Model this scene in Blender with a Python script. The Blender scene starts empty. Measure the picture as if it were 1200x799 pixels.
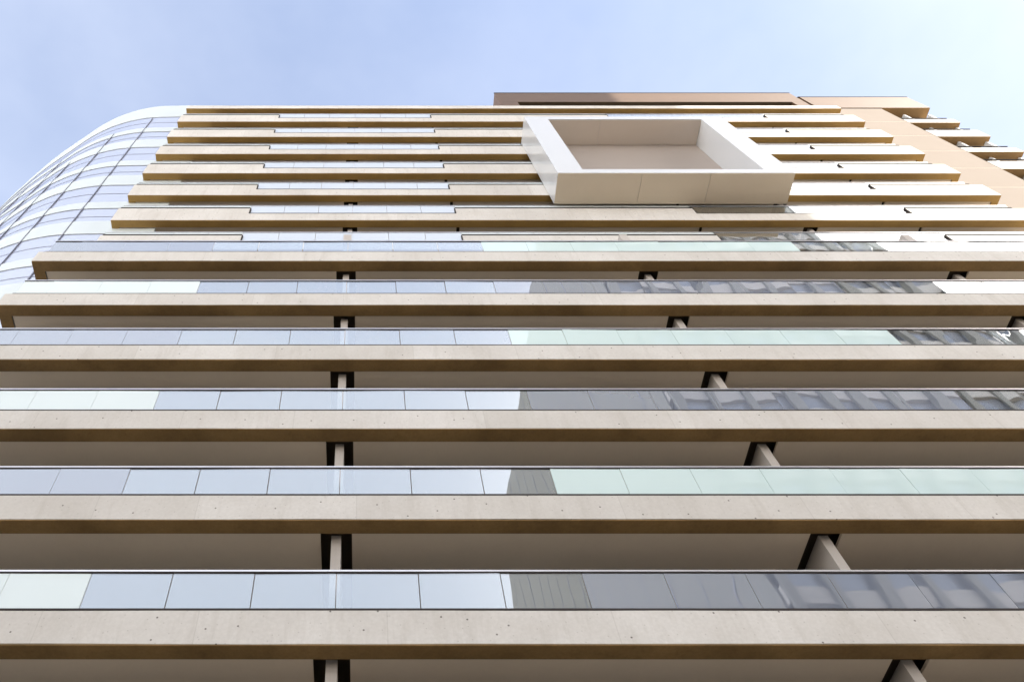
import bpy, bmesh, math, random
from mathutils import Vector

random.seed(7)
R = math.radians
scene = bpy.context.scene
col = scene.collection

# ------------------------------------------------------------------ helpers
class MB:
    """collects boxes and sheets, links them as ONE mesh object"""
    def __init__(s): s.v = []; s.f = []
    def box(s, x0, x1, y0, y1, z0, z1):
        n = len(s.v)
        s.v += [(x, y, z) for z in (z0, z1) for y in (y0, y1) for x in (x0, x1)]
        s.f += [tuple(n + i for i in q) for q in
                ((0, 2, 3, 1), (4, 5, 7, 6), (0, 1, 5, 4), (2, 6, 7, 3), (0, 4, 6, 2), (1, 3, 7, 5))]
        return s
    def cast(s, x0, x1, y0, y1, z0, z1, rnd, amp=.006, step=.9):
        """a long cast bar whose front arrises wander a little, like formwork"""
        k = max(1, int((x1 - x0) / step)); n = len(s.v)
        a = b = 0
        for i in range(k + 1):
            x = x0 + (x1 - x0) * i / k
            a = .6 * a + rnd.uniform(-amp, amp); b = .6 * b + rnd.uniform(-amp, amp)
            s.v += [(x, y0 + a * .5, z0 + b), (x, y1, z0), (x, y1, z1), (x, y0 + a * .5, z1 + a)]
        for i in range(k):
            p = n + 4 * i; q = p + 4
            for j in range(4):
                s.f.append((p + j, p + (j + 1) % 4, q + (j + 1) % 4, q + j))
        s.f.append((n + 3, n + 2, n + 1, n)); e = n + 4 * k
        s.f.append((e, e + 1, e + 2, e + 3))
        return s
    def quad(s, *p):
        n = len(s.v); s.v += [tuple(q) for q in p]; s.f.append(tuple(range(n, n + len(p)))); return s
    def build(s, name, m, parent=None, off=(0, 0, 0)):
        me = bpy.data.meshes.new(name)
        ox, oy, oz = off
        me.from_pydata([(x - ox, y - oy, z - oz) for x, y, z in s.v], [], s.f)
        bm = bmesh.new(); bm.from_mesh(me); bmesh.ops.recalc_face_normals(bm, faces=bm.faces)
        bm.to_mesh(me); bm.free()
        o = bpy.data.objects.new(name, me); me.materials.append(m); col.objects.link(o)
        if parent: o.parent = parent
        return o

def tag(o, label=None, cat=None, group=None, kind=None):
    if label: o['label'] = label
    if cat: o['category'] = cat
    if group: o['group'] = group
    if kind: o['kind'] = kind
    return o
def empty(name, loc):
    o = bpy.data.objects.new(name, None); o.location = loc; o.empty_display_size = .5
    col.objects.link(o); return o

# ------------------------------------------------------------------ materials
def mat(name):
    m = bpy.data.materials.new(name); m.use_nodes = True
    nt = m.node_tree; nt.nodes.clear()
    out = nt.nodes.new('ShaderNodeOutputMaterial')
    return m, nt, out
def N(nt, t, **kw):
    n = nt.nodes.new(t)
    for k, v in kw.items(): setattr(n, k, v)
    return n
def noise(nt, vec, scale, detail=4, rough=.55):
    n = N(nt, 'ShaderNodeTexNoise'); n.inputs['Scale'].default_value = scale
    n.inputs['Detail'].default_value = detail; n.inputs['Roughness'].default_value = rough
    nt.links.new(vec, n.inputs['Vector']); return n.outputs['Fac']
def mapr(nt, val, a, b, c, d):
    n = N(nt, 'ShaderNodeMapRange'); nt.links.new(val, n.inputs[0])
    for i, q in zip((1, 2, 3, 4), (a, b, c, d)): n.inputs[i].default_value = q
    return n.outputs[0]
def mixc(nt, fac, A, B):
    n = N(nt, 'ShaderNodeMix', data_type='RGBA')
    if isinstance(fac, float): n.inputs['Factor'].default_value = fac
    else: nt.links.new(fac, n.inputs['Factor'])
    for key, q in ((6, A), (7, B)):
        if isinstance(q, tuple): n.inputs[key].default_value = (*q, 1)
        else: nt.links.new(q, n.inputs[key])
    return n.outputs[2]
def stretch(nt, sx, sy, sz):
    tc = N(nt, 'ShaderNodeTexCoord'); mp = N(nt, 'ShaderNodeMapping')
    mp.inputs['Scale'].default_value = (sx, sy, sz)
    nt.links.new(tc.outputs['Object'], mp.inputs['Vector']); return mp.outputs['Vector']

def surface(name, base, dark, rough=.8, blotch=.35, streak=.25, grain=.15, spec=.3, holes=False, bump=.15):
    m, nt, out = mat(name)
    p = N(nt, 'ShaderNodeBsdfPrincipled')
    nt.links.new(p.outputs[0], out.inputs[0])
    v = stretch(nt, 1, 1, 1); vs = stretch(nt, 2.6, 2.6, .35)
    b = mapr(nt, noise(nt, v, .55, 5), .35, .7, 0, blotch)
    c = mixc(nt, b, base, dark)
    st = mapr(nt, noise(nt, vs, 1.4, 6, .65), .5, .8, 0, streak)
    c = mixc(nt, st, c, dark)
    gr = mapr(nt, noise(nt, v, 14, 4, .7), .3, .75, 0, grain)
    c = mixc(nt, gr, c, tuple(q * .62 for q in dark))
    if holes:
        sx = N(nt, 'ShaderNodeSeparateXYZ'); nt.links.new(v, sx.inputs[0])
        cb = N(nt, 'ShaderNodeCombineXYZ'); nt.links.new(sx.outputs[0], cb.inputs[0]); nt.links.new(sx.outputs[2], cb.inputs[1])
        vo = N(nt, 'ShaderNodeTexVoronoi', voronoi_dimensions='2D'); vo.inputs['Scale'].default_value = 1.25
        nt.links.new(cb.outputs[0], vo.inputs['Vector'])
        fl = N(nt, 'ShaderNodeMath', operation='MULTIPLY_ADD'); fl.inputs[1].default_value = 1 / 3; fl.inputs[2].default_value = -3.4
        nt.links.new(sx.outputs[2], fl.inputs[0])
        fr_ = N(nt, 'ShaderNodeMath', operation='FLOOR'); nt.links.new(fl.outputs[0], fr_.inputs[0])
        xw = N(nt, 'ShaderNodeMath', operation='MULTIPLY'); xw.inputs[1].default_value = .27; nt.links.new(sx.outputs[0], xw.inputs[0])
        ww = N(nt, 'ShaderNodeMath', operation='MULTIPLY_ADD'); ww.inputs[1].default_value = 7.37
        nt.links.new(fr_.outputs[0], ww.inputs[0]); nt.links.new(xw.outputs[0], ww.inputs[2])
        vp = N(nt, 'ShaderNodeTexVoronoi', voronoi_dimensions='1D'); vp.inputs['Scale'].default_value = 1.0
        nt.links.new(ww.outputs[0], vp.inputs['W'])
        sc = N(nt, 'ShaderNodeSeparateColor'); nt.links.new(vp.outputs['Color'], sc.inputs[0])
        c = mixc(nt, mapr(nt, sc.outputs[0], 0, 1, 0, .34), c, dark)          # each pour has its own tone
        ve = N(nt, 'ShaderNodeTexVoronoi', voronoi_dimensions='1D', feature='DISTANCE_TO_EDGE'); ve.inputs['Scale'].default_value = 1.0
        nt.links.new(ww.outputs[0], ve.inputs['W'])
        c = mixc(nt, mapr(nt, ve.outputs['Distance'], .0016, .0035, .2, 0), c, tuple(q * .6 for q in dark))
        h = mapr(nt, vo.outputs['Distance'], .014, .03, .85, 0)
        c = mixc(nt, h, c, (.06, .05, .045))
        vo2 = N(nt, 'ShaderNodeTexVoronoi', voronoi_dimensions='2D'); vo2.inputs['Scale'].default_value = 3.1
        nt.links.new(cb.outputs[0], vo2.inputs['Vector'])
        h2 = mapr(nt, vo2.outputs['Distance'], .02, .05, .28, 0)
        c = mixc(nt, h2, c, (.1, .085, .07))
    nt.links.new(c, p.inputs['Base Color'])
    p.inputs['Roughness'].default_value = rough
    p.inputs['Specular IOR Level'].default_value = spec
    bp = N(nt, 'ShaderNodeBump'); bp.inputs['Strength'].default_value = bump; bp.inputs['Distance'].default_value = .02
    nt.links.new(noise(nt, v, 9, 5, .65), bp.inputs['Height']); nt.links.new(bp.outputs[0], p.inputs['Normal'])
    return m

def glass(name, body, refl, tint=None, wob=.004, rough=0.0, wscale=.8):
    """body: colour of an opaque coating, or None with a transmission tint; refl: mirror share"""
    m, nt, out = mat(name)
    v = stretch(nt, 1, 1, .55)
    bp = N(nt, 'ShaderNodeBump'); bp.inputs['Strength'].default_value = 1; bp.inputs['Distance'].default_value = wob
    nt.links.new(noise(nt, v, wscale, 1.5, .4), bp.inputs['Height'])
    g = N(nt, 'ShaderNodeBsdfGlossy'); g.inputs['Roughness'].default_value = rough
    g.inputs['Color'].default_value = (.96, .98, 1, 1); nt.links.new(bp.outputs[0], g.inputs['Normal'])
    if tint:
        t = N(nt, 'ShaderNodeBsdfTransparent'); t.inputs['Color'].default_value = (*tint, 1)
    else:
        t = N(nt, 'ShaderNodeBsdfDiffuse')
        c = mixc(nt, mapr(nt, noise(nt, stretch(nt, 1, 1, 1), .5, 3), .3, .7, 0, .5), body, tuple(q * .93 for q in body))
        nt.links.new(c, t.inputs['Color'])
    mx = N(nt, 'ShaderNodeMixShader')
    lw = N(nt, 'ShaderNodeLayerWeight'); lw.inputs['Blend'].default_value = .35
    nt.links.new(mapr(nt, lw.outputs['Facing'], 0, 1, refl * .7, min(1, refl * 1.6)), mx.inputs[0])
    nt.links.new(t.outputs[0], mx.inputs[1]); nt.links.new(g.outputs[0], mx.inputs[2])
    nt.links.new(mx.outputs[0], out.inputs[0])
    return m

def metal(name, c, rough, metallic=1.0):
    m, nt, out = mat(name); p = N(nt, 'ShaderNodeBsdfPrincipled'); nt.links.new(p.outputs[0], out.inputs[0])
    v = stretch(nt, 1, 1, 1)
    cc = mixc(nt, mapr(nt, noise(nt, v, 2.5, 4), .35, .7, 0, .5), c, tuple(q * .8 for q in c))
    nt.links.new(cc, p.inputs['Base Color']); p.inputs['Roughness'].default_value = rough; p.inputs['Metallic'].default_value = metallic
    return m

M = {}
M['concrete'] = surface('pale_cast_concrete', (.61, .597, .583), (.40, .375, .345), .85, .42, .55, .22, .25, holes=True)
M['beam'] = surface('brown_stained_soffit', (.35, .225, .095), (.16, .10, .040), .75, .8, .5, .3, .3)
M['beamu'] = surface('bounce_gold_soffit', (.54, .345, .115), (.34, .205, .065), .6, .6, .4, .2, .35)  # lighter copy of the lower soffit, with warm bounce light put into the colour
M['beamw'] = surface('dark_bronze_soffit', (.32, .20, .085), (.20, .12, .05), .6, .6, .4, .2, .3)
M['ceiling'] = surface('beige_ceiling_render', (.82, .71, .58), (.70, .60, .48), .85, .4, .15, .06, .2, bump=.05)
M['void'] = surface('recess_shade_soffit', (.10, .075, .05), (.06, .045, .03), .9)  # shade of the recesses painted in as a near-black underside
M['fin'] = surface('grey_fin_render', (.46, .43, .41), (.36, .33, .31), .8, .3, .4, .1, .25)
M['wall'] = surface('warm_beige_cladding', (.258, .228, .204), (.232, .202, .178), .95, .4, .1, .04, .04, bump=.03)
M['frame'] = surface('white_panel_paint', (.555, .575, .605), (.53, .55, .58), .12, .4, .06, .03, .5, bump=.0)
M['framec'] = surface('grey_beige_panel', (.66, .585, .52), (.61, .54, .48), .45, .4, .06, .03, .4, bump=.02)
M['taupe'] = surface('taupe_panel', (.31, .272, .25), (.285, .25, .23), .5, .4, .06, .03, .3)
M['framein'] = surface('bounce_beige_panel', (.74, .65, .53), (.68, .595, .48), .45, .4, .06, .03, .4, bump=.0)  # underside of the white frame, warm ground bounce painted into its colour
M['bronze'] = surface('bronze_brown_cladding', (.105, .06, .033), (.085, .05, .028), .55, .5, .15, .05, .4, bump=.02)
M['rail'] = metal('brushed_aluminium', (.72, .71, .73), .38)
M['dark'] = surface('dark_channel', (.05, .045, .045), (.03, .028, .028), .9, .3, .2, .1, .05, bump=0)
M['mullion'] = metal('slate_mullion', (.13, .135, .18), .45, .2)
M['transom'] = metal('slate_transom', (.22, .23, .30), .4, .2)
M['clear'] = glass('clear_guard_glass', None, .46, (.74, .80, .82), wob=.006)
M['skypale'] = glass('sky_pale_guard_glass', (.50, .55, .62), .26, wob=.001)  # guard glass with a pale sky reflection painted in as an opaque body
M['frost'] = glass('white_frosted_glass', (.62, .70, .715), .14, wob=.003)
M['mint'] = glass('mint_frosted_glass', (.56, .695, .71), .18, wob=.004)
M['tint'] = glass('lavender_tinted_glass', (.19, .215, .275), .40, wob=.006)
M['window'] = glass('dark_window_glass', (.03, .035, .04), .30, wob=.003)
M['skin'] = glass('lavender_curtain_glass', (.36, .40, .54), .38, wob=.002, rough=.06)
M['skinw'] = glass('white_spandrel_glass', (.53, .585, .60), .18, wob=.002, rough=.08)
M['asphalt'] = surface('asphalt', (.055, .054, .052), (.035, .035, .035), .9, .6, .1, .4, .3)
M['paving'] = surface('light_stone_paving', (.60, .53, .43), (.50, .44, .36), .85, .5, .1, .3, .3)
M['ground'] = surface('city_ground', (.50, .42, .32), (.40, .335, .25), .9, .6, .1, .3, .2)
M['paint'] = surface('road_paint', (.75, .75, .73), (.6, .6, .58), .7, .4, .1, .4, .3)
M['stone'] = surface('grey_stone_cladding', (.20, .205, .205), (.15, .155, .155), .6, .4, .15, .06, .4, bump=.02)
M['cream'] = surface('cream_render', (.66, .58, .46), (.58, .50, .39), .85, .4, .2, .05, .2)
M['stonew'] = surface('pale_spandrel_stone', (.38, .38, .39), (.32, .32, .33), .6, .3, .15, .06, .4, bump=.02)
M['bluewin'] = glass('blue_office_glass', (.20, .22, .27), .16, wob=.003)

# ------------------------------------------------------------------ layout (metres)
YM, YU, YW = 11.5, 13.82, 15.2          # lower fascia, upper fascia, facade wall
XL, XR = -10.75, 29.75
ZF = lambda k: 10.87 + 3.0 * k          # underside of the fascia of storey k
PW = 1.517
GRID = [-5.02 + PW * n for n in range(-4, 24)]
FINS = [-.52, 9.42, 19.6]

tower = tag(empty('apartment_tower', (9.5, 15.2, 0)),
            'pale concrete apartment tower with long stacked balconies and a projecting white frame', 'building')
OFF = tuple(tower.location)
def part(mb, name, m, parent=tower): return mb.build(name, m, parent, OFF)

# facade walls
w = MB()
w.box(-10.6, 31.0, YW, YW + .4, .0, 53.3)
w.box(-10.6, 31.0, YW + .4, YW + 16, .0, 53.0)
w.box(31.0, 35.4, YW - .0, YW + .4, 0, 57.78)
w.box(31.0, 35.4, YW + .4, YW + 16, 0, 57.7)
part(w, 'facade_wall', M['wall'])
g = MB()
for i in range(1, 19): g.box(30.2, 35.41, YW - .003, YW + .01, 3 * i + .6, 3 * i + .612)
part(g, 'panel_joint', M['ceiling'])

def pane(x0, x1, y, z0, z1, m, parent, name='glass_pane', tilt=.0028, label=None, gap=.008):
    a = random.gauss(0, tilt); b = random.gauss(0, tilt); t = .012
    h = (z1 - z0); wd = (x1 - x0)
    mb = MB(); mb.box(x0 + gap, x1 - gap, y, y + t, z0, z1)
    mb.v = [(x, yy + a * (x - x0 - wd / 2) + b * (z - z0), z) for x, yy, z in mb.v]
    o = part(mb, name, m, parent)
    if label: o['label'] = label
    return o

def zone_mat(x, k):
    even = k % 2 == 0
    if x < GRID[4] - .1: return ('frost', 'white frosted pane') if even else ('tint', 'lavender tinted pane')
    if x < GRID[10] - .1: return ('clear', 'clear pane')
    if x < GRID[17] - .1: return ('tint', 'grey lavender tinted pane') if even else ('mint', 'pale mint frosted pane')
    if x < GRID[23] - .1: return ('clear', 'clear pane')
    return ('frost', 'white frosted pane') if even else ('tint', 'lavender tinted pane')

XMAX = {0: 14.8, 1: 18, 2: 20.8, 3: 23.9, 4: 27, 5: 29.8}
# ---------------- lower storeys: deep balconies
for k in range(-2, 6):
    rnd = random.Random(40 + k)
    z = ZF(k)
    b = MB()
    b.cast(XL, XR, YM, YM + .36, z, z + .70, rnd)                       # edge beam
    b.box(XL + .002, XL + .36, YM + .36, YW - .01, z + .001, z + .698)  # left end beam
    b.box(XR - .36, XR - .002, YM + .36, YW - .01, z + .001, z + .698)
    b.box(XL + .36, XR - .36, YM + .36, YW - .01, z + .50, z + .696)    # slab
    bal = part(b, 'balcony', M['concrete'])
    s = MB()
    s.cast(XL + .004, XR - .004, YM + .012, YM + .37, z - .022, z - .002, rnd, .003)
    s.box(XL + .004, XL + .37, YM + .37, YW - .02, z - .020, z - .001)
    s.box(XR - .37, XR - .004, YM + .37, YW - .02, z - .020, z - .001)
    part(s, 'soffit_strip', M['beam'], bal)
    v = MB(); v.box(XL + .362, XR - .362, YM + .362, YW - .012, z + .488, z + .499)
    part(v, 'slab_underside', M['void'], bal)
    edges = [XL + .40] + [q for f in FINS for q in (f - .32, f + .32)] + [XR - .40]
    for x0, x1 in zip(edges[0::2], edges[1::2]):
        c = MB(); c.box(x0, x1, YM + .375, YW - .02, z + .012, z + .07)
        part(c, 'ceiling_panel', M['ceiling'], bal)
    for f in FINS:                                                      # partition fins hang between the slabs
        c = MB(); c.box(f - .10, f + .10, YM + .53, YW - .02, z - 2.30, z + .09)
        if k > -2: part(c, 'partition_fin', M['fin'], bal)
        if k == 5:
            c = MB(); c.box(f - .14, f + .14, YM + .45, YU + 1.0, z + .70, z + .70 + 2.45)
            part(c, 'terrace_screen', M['fin'], bal)
    r = MB(); r.box(XL + .25, XR - .1, YM + .03, YM + .09, z + 1.645, z + 1.685)
    r.box(XL + .25, XL + .30, YM + .09, YW - .3, z + 1.645, z + 1.685)
    part(r, 'handrail', M['rail'], bal)
    d = MB(); d.box(XL + .20, XR - .1, YM + .012, YM + .105, z + .712, z + .765)
    d.box(XL + .26, XR - .1, YM + .045, YM + .075, z + 1.615, z + 1.644)
    part(d, 'base_channel', M['dark'], bal)
    xs = [XL + .26] + [q for q in GRID if q > XL + .5]
    for x0, x1 in zip(xs, xs[1:]):
        x1 = min(x1, XR - .1)
        if k < 0 or x0 > XMAX[k]: continue
        mk, lb = zone_mat(x0 + .3, k)
        pane(x0, x1, YM + .054, z + .72, z + 1.63, M[mk], bal, 'glass_pane' if mk == 'clear' else 'coated_pane', label=lb, gap=.009 if mk == 'clear' else .004)
    rest = MB(); x0 = XL + .26 if k < 0 else xs[[i for i in range(len(xs)) if xs[i] > XMAX[k]][0]] if any(q > XMAX[k] for q in xs) else None
    if x0 is not None and x0 < XR - .2:
        xx = x0
        while xx < XR - .3:
            rest.box(xx + .008, min(xx + PW, XR - .1) - .008, YM + .054, YM + .066, z + .72, z + 1.63); xx += PW
        part(rest, 'balustrade_glass', M['frost'] if k % 2 else M['tint'], bal)
    rr = MB(); rr.box(XL + .268, XL + .28, YM + .1, YW - .4, z + .71, z + 1.64)
    part(rr, 'end_glass', M['clear'], bal)
    for x0, x1 in zip([XL + .4] + FINS, FINS + [XR - .4]):
        wn = MB(); wn.box(x0 + .6, x1 - .6, YW - .03, YW - .006, z + .71, z + 2.95)
        part(wn, 'window_band', M['window'], bal)

# ---------------- upper storeys: shallower balconies with stepped parapets
ZS = [(-10.9, GRID[4] + .02, 's'), (GRID[4] + .02, GRID[10] + .1, 'g'), (GRID[10] + .1, GRID[17] + .1, 's'),
      (GRID[17] + .1, 24.35, 'g'), (24.35, XR, 's')]
XLU = -10.9
for k in range(6, 15):
    rnd = random.Random(90 + k)
    z = ZF(k) - (.15 if k == 14 else 0)
    b = MB()
    b.cast(XLU, XR, YU, YU + .32, z, z + (.62 if k == 14 else .74), rnd)
    b.box(XLU + .002, XLU + .32, YU + .32, YW - .01, z + .001, z + .60)
    b.box(XR - .32, XR - .002, YU + .32, YW - .01, z + .001, z + .60)
    b.box(XLU + .32, XR - .32, YU + .32, YW - .01, z + .45, z + .60)
    if k < 14:
        for x0, x1, t in ZS:
            if t == 's': b.cast(x0 + .003, x1 - .003, YU + .002, YU + .14, z + .741, z + 1.36, rnd, .003)
    bal = part(b, 'upper_balcony', M['concrete'])
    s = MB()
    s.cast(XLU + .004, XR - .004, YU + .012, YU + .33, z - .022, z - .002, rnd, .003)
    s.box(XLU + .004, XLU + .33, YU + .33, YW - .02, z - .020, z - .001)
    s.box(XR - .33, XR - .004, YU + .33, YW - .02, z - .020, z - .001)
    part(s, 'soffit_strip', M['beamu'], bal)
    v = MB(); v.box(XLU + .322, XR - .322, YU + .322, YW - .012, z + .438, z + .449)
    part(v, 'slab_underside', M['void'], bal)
    ff = [FINS[0], 4.2, 14.8, 19.6, 24.4]
    edges = [XLU + .36] + [q for f in ff for q in ((f - .32, f + .32) if f in FINS else (f - .07, f + .07))] + [XR - .36]
    for x0, x1 in zip(edges[0::2], edges[1::2]):
        c = MB(); c.box(x0, x1, YU + .335, YW - .02, z + .012, z + .07)
        part(c, 'ceiling_panel', M['ceiling'], bal)
    for f in ff:
        if f in FINS:
            c = MB(); c.box(f - .10, f + .10, YU + .45, YW - .02, z - 2.3, z + .09)
            part(c, 'partition_fin', M['fin'], bal)
    if k == 14: continue
    r = MB(); r.box(XLU + .12, XR - .6, YU + .03, YU + .09, z + 1.755, z + 1.79)
    part(r, 'handrail', M['rail'], bal)
    d = MB()
    for x0, x1, t in ZS:
        if t == 'g':
            d.box(x0, x1, YU + .006, YU + .10, z + .752, z + .835)
            for e in (x0 - .0, x1 - .05): d.box(e, e + .05, YU - .004, YU + .1, z + .80, z + 1.37)
        else: d.box(max(x0, XLU + .1), min(x1, XR - .6), YU - .012, YU + .09, z + 1.366, z + 1.46)
    part(d, 'base_channel', M['dark'], bal)
    for x0, x1, t in ZS:
        n = max(1, round((x1 - x0) / PW)); mb = MB()
        if t == 's':
            x0 = max(x0, XLU + .12); x1 = min(x1, XR - .6)
        n = max(1, round((x1 - x0) / PW))
        for i in range(n):
            a = x0 + (x1 - x0) * i / n; c = x0 + (x1 - x0) * (i + 1) / n
            y = YU + .054 + random.gauss(0, .001)
            mb.box(a + .008, c - .008, y, y + .012, z + (.84 if t == 'g' else 1.465), z + 1.75)
        part(mb, 'balustrade_glass' if t == 'g' else 'parapet_glass', (M['skypale'] if x0 < 0 else M['clear']) if t == 'g' else M['frost'], bal)
    wn = MB(); wn.box(XLU + 1, XR - 1, YW - .03, YW - .006, z + .71, z + 2.95)
    part(wn, 'window_band', M['window'], bal)

# ---------------- projecting white frame over three storeys
FX0, FX1, FY, FZ0, FZ1, FW, FH = 8.70, 19.25, 12.34, 36.68, 45.62, 1.20, .50
f = MB()
f.box(FX0, FX1, FY, YU - .03, FZ0 + .02, FZ0 + FH)
f.box(FX0, FX1, FY, YU - .03, FZ1 - FH, FZ1)
f.box(FX0, FX0 + FW, FY, YU - .03, FZ0 + FH, FZ1 - FH)
f.box(FX1 - FW, FX1, FY, YU - .03, FZ0 + FH, FZ1 - FH)
fr = part(f, 'projecting_frame', M['frame'])
u = MB()
xs = [FX0 + .004, FX0 + 3.75, FX0 + 6.8, FX1 - .004]
for a, c in zip(xs, xs[1:]): u.box(a + .008, c - .008, FY + .02, YU - .03, FZ0 - .004, FZ0 + .018)
part(u, 'frame_soffit', M['framein'], fr)
u = MB()
xs = [FX0 + FW, FX0 + 4.0, FX1 - FW]
for a, c in ((xs[0], xs[-1]),): u.box(a + .006, c - .006, YU - .09, YU - .04, FZ0 + FH + .002, FZ1 - FH - .03)
part(u, 'back_panel', M['taupe'], fr)
u = MB()
for a, c in zip(xs, xs[1:]): u.box(a + .006, c - .006, FY + .05, YU - .09, FZ1 - FH - .022, FZ1 - FH - .002)
part(u, 'inner_ceiling', M['framec'], fr)

# ---------------- penthouse
p = MB()
p.box(9.6, 31.0, YW, YW + 9, 59.5, 61.9)
p.box(9.6, 10.9, YW + .002, YW + 9, 53.31, 59.499)
p.box(30.1, 30.998, YW + .002, YW + 9, 53.31, 59.499)
pent = part(p, 'penthouse', M['bronze'])
q = MB(); q.box(10.9, 30.1, YW + 1.2, YW + 1.3, 53.31, 59.49)
part(q, 'window_band', M['window'], pent)
q = MB(); q.box(9.58, 31.0, YW - .02, YW + .05, 61.905, 61.98)
part(q, 'roof_trim', M['dark'], pent)
q = MB(); q.box(10.9, 30.1, YW + .02, YW + 1.2, 59.47, 59.495)
part(q, 'penthouse_soffit', M['void'], pent)

# ---------------- side wing at the right: bronze parapet and short balconies
p = MB(); p.box(31.12, 38.75, YW - .05, YW + .35, 57.8, 60.6)
p.box(31.12, 38.75, YW + .351, YW + 10, 57.81, 60.5)
par = part(p, 'wing_parapet', M['bronze'])
q = MB(); q.box(35.41, 38.72, YW - .03, YW + 1.2, 57.77, 57.798); part(q, 'soffit_strip', M['beamw'], par)
q = MB(); q.box(31.0, 38.78, YW - .07, YW + .1, 60.603, 60.66); part(q, 'roof_trim', M['dark'], par)
q = MB(); q.box(35.41, 38.25, YW + .62, YW + 16, 0, 57.7); part(q, 'wing_wall', M['fin'])
for i in range(18):
    z = 54.4 - 2.98 * i
    if z < 3: break
    th = 1.28 if i % 2 else .72
    b = MB(); b.cast(35.41, 38.7, YW - .02, YW + .30, z, z + th, random.Random(i), .003)
    b.box(35.41, 38.7, YW + .30, YW + .61, z + .02, z + .5)
    bal = part(b, 'wing_balcony', M['concrete'])
    s = MB(); s.box(35.42, 38.69, YW - .01, YW + .60, z - .022, z - .002); part(s, 'soffit_strip', M['beamw'], bal)
    for x in (36.85, 38.55):
        c = MB(); c.box(x - .08, x + .08, YW + .30, YW + .60, z + th + .002, z + 2.955); part(c, 'post', M['frame'], bal)
    r = MB(); r.box(35.41, 38.55, YW + .03, YW + .09, z + th + .45, z + th + .49)
    part(r, 'handrail', M['dark'], bal)
    c = MB(); c.box(35.6, 38.2, YW + .605, YW + .615, z + 1.5, z + 2.9); part(c, 'window_band', M['window'], bal)

# ------------------------------------------------------------------ curved glass tower at the left
ctower = tag(empty('curved_glass_tower', (-18, 22, 0)),
             'rounded glass corner tower banded in white and lavender, beside the balconies', 'building')
COFF = tuple(ctower.location)
key = [(0, .0), (2.0, .08), (3.8, .48), (5.4, 1.15), (6.9, 2.05), (9.6, 3.8), (13.5, 6.9), (17, 10.2), (20, 13.6), (22, 17.0), (22.6, 21)]
def crom(P, n=8):
    out = []
    for i in range(len(P) - 1):
        p0 = P[max(i - 1, 0)]; p1 = P[i]; p2 = P[i + 1]; p3 = P[min(i + 2, len(P) - 1)]
        for j in range(n):
            t = j / n
            out.append(tuple(.5 * (2 * b + (c - a) * t + (2 * a - 5 * b + 4 * c - d) * t * t + (3 * b - a - 3 * c + d) * t ** 3)
                             for a, b, c, d in zip(p0, p1, p2, p3)))
    return out + [P[-1]]
curve = [(-9.0, 14.2)] + [(-11.3 - dx, 14.2 + dy) for dx, dy in crom(key)]
ZTOP = 54.8
def ring(name, z0, z1, m, inset=0.0, thick=.25):
    mb = MB(); n0 = 0; pts = []
    for i, (x, y) in enumerate(curve):
        a = curve[max(i - 1, 0)]; c = curve[min(i + 1, len(curve) - 1)]
        t = Vector((c[0] - a[0], c[1] - a[1])).normalized(); nx, ny = -t.y, t.x     # inward is +y here
        if ny < 0: nx, ny = -nx, -ny
        pts.append(((x + nx * inset, y + ny * inset), (x + nx * (inset + thick), y + ny * (inset + thick))))
    for (o, i_) in pts: mb.v += [(*o, z0), (*o, z1), (*i_, z1), (*i_, z0)]
    for i in range(len(pts) - 1):
        p = 4 * i; q = p + 4
        for j in range(4): mb.f.append((p + j, p + (j + 1) % 4, q + (j + 1) % 4, q + j))
    mb.f.append((0, 1, 2, 3)); e = 4 * (len(pts) - 1); mb.f.append((e + 3, e + 2, e + 1, e))
    o = mb.build(name, m, ctower, COFF)
    for pl in o.data.polygons: pl.use_smooth = True
    md = o.modifiers.new('edges', 'EDGE_SPLIT'); md.split_angle = R(35)
    return o
zb = 34.3
n = -6
while zb + 5.98 * n < 53:
    z = zb + 5.98 * n
    if z > -2:
        last = z > 50
        ring('white_band', max(z, 0), ZTOP if last else z + 1.40, M['skinw'])
        if not last:
            for a, b_, lo in ((1.40, 2.92, .55), (3.72, 5.98, 1.12)):
                if z + a > 0:
                    ring('glass_band', z + a + .004, z + a + lo - .02, M['skin'], .03)
                    ring('transom', z + a + lo - .02, z + a + lo + .02, M['transom'], .02, .2)
                    ring('glass_band', z + a + lo + .02, z + b_ - .004, M['skin'], .03)
            if z + 2.92 > 0: ring('white_band', z + 2.92, z + 3.72, M['skinw'])
    n += 1
jl, acc, nxt = [], 0, 3.87
for (x0, y0), (x1, y1) in zip(curve, curve[1:]):
    seg = math.hypot(x1 - x0, y1 - y0)
    while acc + seg >= nxt:
        t = (nxt - acc) / seg; jl.append((x0 + (x1 - x0) * t, y0 + (y1 - y0) * t, math.atan2(y1 - y0, x1 - x0)))
        nxt += 1.92
    acc += seg
jl = [j for j in jl if j[0] < -12.4]
for i, (x, y, a) in enumerate(jl):
    ca, sa = math.cos(a), math.sin(a); mb = MB(); top = (52.0, 49.9, 46.8, 50.0)[i] if i < 4 else 48
    mb.box(-.022, .022, -.02, .2, 0.2, top)
    nx, ny = -sa, ca
    if ny < 0: nx, ny = -nx, -ny
    mb.v = [(x + u_ * ca + v_ * nx, y + u_ * sa + v_ * ny, z_) for u_, v_, z_ in mb.v]
    mb.build('mullion', M['mullion'], ctower, COFF)
rf = MB(); rf.quad(*[(x, y + .1, 54.0) for x, y in curve], (-33.9, 42, 54.0), (-11.2, 42, 54.0))
rf.build('roof', M['stone'], ctower, COFF)
bw = MB(); bw.box(-33.9, -11.0, 41.8, 42, 0, 54); bw.box(-11.2, -11.0, 15, 41.8, 0, 53.9); bw.box(-33.9, -33.7, 35.2, 41.8, 0, 53.9)
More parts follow.
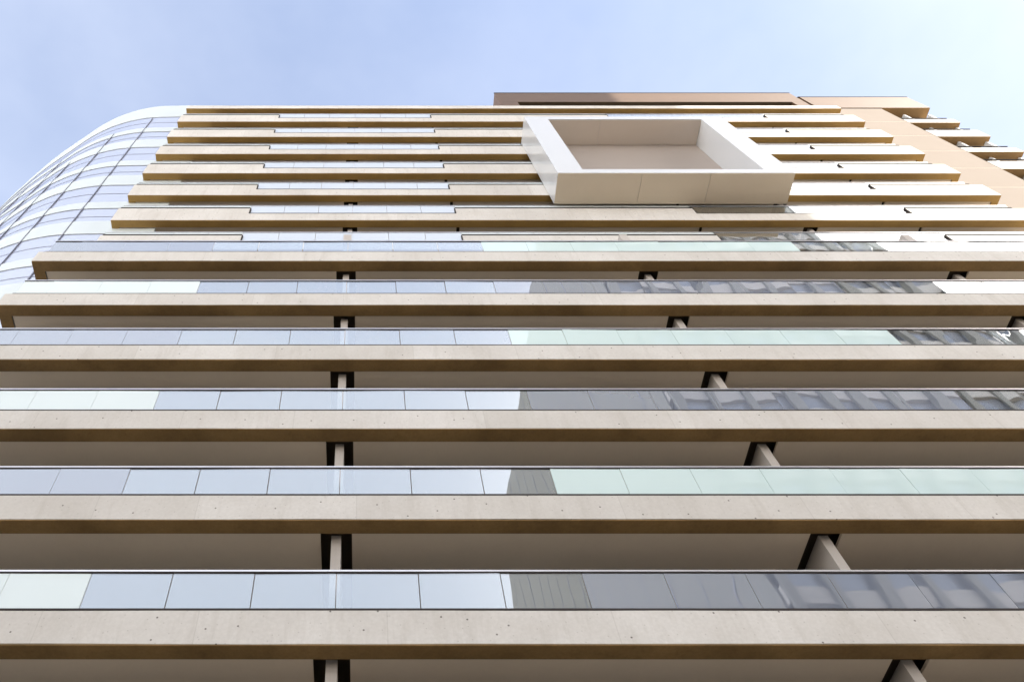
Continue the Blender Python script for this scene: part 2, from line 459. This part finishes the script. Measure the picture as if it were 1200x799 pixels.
bw.build('rear_wall', M['stone'], ctower, COFF)

# ------------------------------------------------------------------ office tower across the street (seen in the glass)
BX0, BX1, BY, BYB, BH = 25.0, 58.0, -14.7, -84.0, 109.0
ot = tag(empty('office_tower', (41, -50, 0)), 'tall grey stone office tower reflected in the balcony glass', 'building')
OO = tuple(ot.location)
b = MB(); b.box(BX0 + .3, BX1 - .3, BYB + .3, BY - .3, 0, BH - .5); b.build('core_glazing', M['bluewin'], ot, OO)
pr = None
for i in range(31):
    z = 3.5 * i
    if pr is None:
        mb = MB(); mb.box(BX0, BX1, BYB, BY, 0, 1.35); pr = mb.build('floor_band', M['stonew'], ot, (41, -50, 0))
    else:
        c = pr.copy(); col.objects.link(c); c.parent = ot; c.location = (0, 0, z)
t = MB(); t.box(BX0, BX1, BYB, BY, 108.5, BH); t.build('roof', M['stonew'], ot, OO)
mb = MB(); mb.box(BX0 - .12, BX0 - .003, BYB, BY - .4, 0, BH - .52); sw = mb.build('side_wall', M['stone'], ot, OO)
mb = MB(); mb.box(BX0 - .16, BX0 - .123, -.06, .06, 0, BH - .53); pr = mb.build('joint_strip', M['transom'], sw, (41, 0, 0))
pr.location = (0, BY + 50 - 4.2, 0)
for i in range(1, 15):
    c = pr.copy(); col.objects.link(c); c.parent = sw; c.location = (0, BY + 50 - 4.2 - 4.4 * i, 0)
mb = MB(); mb.box(-.35, .35, BY + .002, BY + .3, 0, BH - .52); pr = mb.build('front_fin', M['stone'], ot, (0, -50, 0))
pr.location = (BX0 - 41 + .4, 0, 0)
for i in range(1, 12):
    c = pr.copy(); col.objects.link(c); c.parent = ot; c.location = (BX0 - 41 + .4 + 2.93 * i, 0, 0)

# ------------------------------------------------------------------ ground
def sheet(name, x0, x1, y0, y1, z, m, kind='structure'):
    mb = MB(); mb.quad((x0, y0, z), (x1, y0, z), (x1, y1, z), (x0, y1, z)); return tag(mb.build(name, m), kind=kind)
sheet('ground', -900, 900, -900, 900, -.16, M['ground'])
sheet('road', -900, 900, -10, -1.5, -.13, M['asphalt'])
mb = MB(); mb.box(-300, 300, -1.5, 60, -.155, 0); tag(mb.build('pavement', M['paving']), kind='structure')
mb = MB(); mb.box(-300, 300, -14.6, -10, -.155, 0); tag(mb.build('far_pavement', M['paving']), kind='structure')
mb = MB()
for i in range(-30, 30): mb.quad((i * 6, -5.82, -.126), (i * 6 + 3, -5.82, -.126), (i * 6 + 3, -5.68, -.126), (i * 6, -5.68, -.126))
tag(mb.build('road_marking', M['paint']), kind='structure')

# ------------------------------------------------------------------ unseen low block at the left, added to bounce sunlight
lb = tag(empty('bounce_block', (-46, -40, 0)), 'unseen low cream block across the street, added to bounce sunlight', 'building')
LO = tuple(lb.location)
mb = MB(); mb.box(-62, -30, -75, -17, 0, 24); mb.build('wall', M['cream'], lb, LO)
mb = MB(); mb.box(-62.3, -29.7, -75.3, -16.7, 24.002, 24.6); mb.build('roof', M['stonew'], lb, LO)
pr = None
for side in (0, 1):
    for i in range(13 if side else 7):
        for j in range(7):
            mb = MB()
            if side: mb.box(-30.02, -29.96, -73 + i * 4.4, -71.2 + i * 4.4, 1.2 + 3.3 * j, 2.9 + 3.3 * j)
            else: mb.box(-60 + i * 4.4, -58.2 + i * 4.4, -17.04, -16.98, 1.2 + 3.3 * j, 2.9 + 3.3 * j)
            mb.build('window', M['window'], lb, LO)

# ------------------------------------------------------------------ light, sky
SUN, SKY, EXPO = 2.0, .085, 2.5
VEIL_FAR, VEIL_LOW, VEIL_HORIZON, VEIL_SUN = (2.35, 2.5, 2.85), (2.4, 2.58, 2.95), (13.5, 13, 12.3), (24, 22, 20)
EL, AZ = 31.0, 53.5          # sun stands behind the camera to the right
sd = Vector((math.sin(R(AZ)) * math.cos(R(EL)), -math.cos(R(AZ)) * math.cos(R(EL)), math.sin(R(EL))))
sl = bpy.data.lights.new('sun', 'SUN'); sl.energy = SUN; sl.angle = R(.5); sl.color = (1, .93, .82)
so = bpy.data.objects.new('sun', sl); col.objects.link(so); so.rotation_euler = sd.to_track_quat('Z', 'Y').to_euler()

wd = bpy.data.worlds.new('World'); scene.world = wd; wd.use_nodes = True
nt = wd.node_tree; nt.nodes.clear()
out = N(nt, 'ShaderNodeOutputWorld'); bg = N(nt, 'ShaderNodeBackground'); nt.links.new(bg.outputs[0], out.inputs[0])
sky = N(nt, 'ShaderNodeTexSky', sky_type='NISHITA'); sky.sun_disc = False
sky.sun_elevation = R(EL); sky.sun_rotation = R(180 - AZ)
sky.air_density = .62; sky.dust_density = .08; sky.ozone_density = 2.2
tc = N(nt, 'ShaderNodeTexCoord'); mp = N(nt, 'ShaderNodeMapping'); mp.inputs['Scale'].default_value = (1, 1, 2.0)
nt.links.new(tc.outputs['Generated'], mp.inputs['Vector'])
# thin high haze: brighter towards the sun, as real cirrus is
dt = N(nt, 'ShaderNodeVectorMath', operation='DOT_PRODUCT'); dt.inputs[1].default_value = tuple(sd)
nt.links.new(tc.outputs['Generated'], dt.inputs[0])
gl = mapr(nt, dt.outputs['Value'], 0, 1, 0, 1)
pw = N(nt, 'ShaderNodeMath', operation='POWER'); pw.inputs[1].default_value = 18; nt.links.new(gl, pw.inputs[0])
vc = mixc(nt, pw.outputs[0], VEIL_FAR, VEIL_SUN)
cl = mapr(nt, noise(nt, mp.outputs[0], 1.3, 6, .58), .30, .72, .28, .60)
sz = N(nt, 'ShaderNodeSeparateXYZ'); nt.links.new(tc.outputs['Generated'], sz.inputs[0])
yb = N(nt, 'ShaderNodeMath', operation='MULTIPLY_ADD'); yb.inputs[1].default_value = .35
nt.links.new(sz.outputs[1], yb.inputs[0]); nt.links.new(sz.outputs[2], yb.inputs[2])
low = mapr(nt, yb.outputs[0], .95, .42, 0, 1)                       # the haze thickens and whitens towards the horizon
ad = N(nt, 'ShaderNodeMath', operation='ADD', use_clamp=True); nt.links.new(cl, ad.inputs[0]); nt.links.new(low, ad.inputs[1])
veil = mixc(nt, ad.outputs[0], sky.outputs[0], mixc(nt, low, vc, mixc(nt, pw.outputs[0], mixc(nt, mapr(nt, sz.outputs[2], .52, .08, 0, 1), VEIL_LOW, VEIL_HORIZON), VEIL_SUN)))
nt.links.new(veil, bg.inputs['Color']); bg.inputs['Strength'].default_value = SKY

# ------------------------------------------------------------------ camera
cam = bpy.data.cameras.new('camera'); co = bpy.data.objects.new('camera', cam); col.objects.link(co)
co.location = (0, 0, 1.6); co.rotation_euler = (R(90 + 59.08), 0, 0)
cam.sensor_width = 36; cam.lens = 962.6 / 1200 * 36; cam.shift_x = (600 - 424) / 1200; cam.clip_end = 3000
scene.camera = co
scene.view_settings.view_transform = 'Standard'; scene.view_settings.look = 'None'
scene.view_settings.exposure = EXPO; scene.view_settings.gamma = 1
scene.cycles.max_bounces = 10; scene.cycles.transparent_max_bounces = 16
scene.cycles.caustics_reflective = False; scene.cycles.caustics_refractive = False
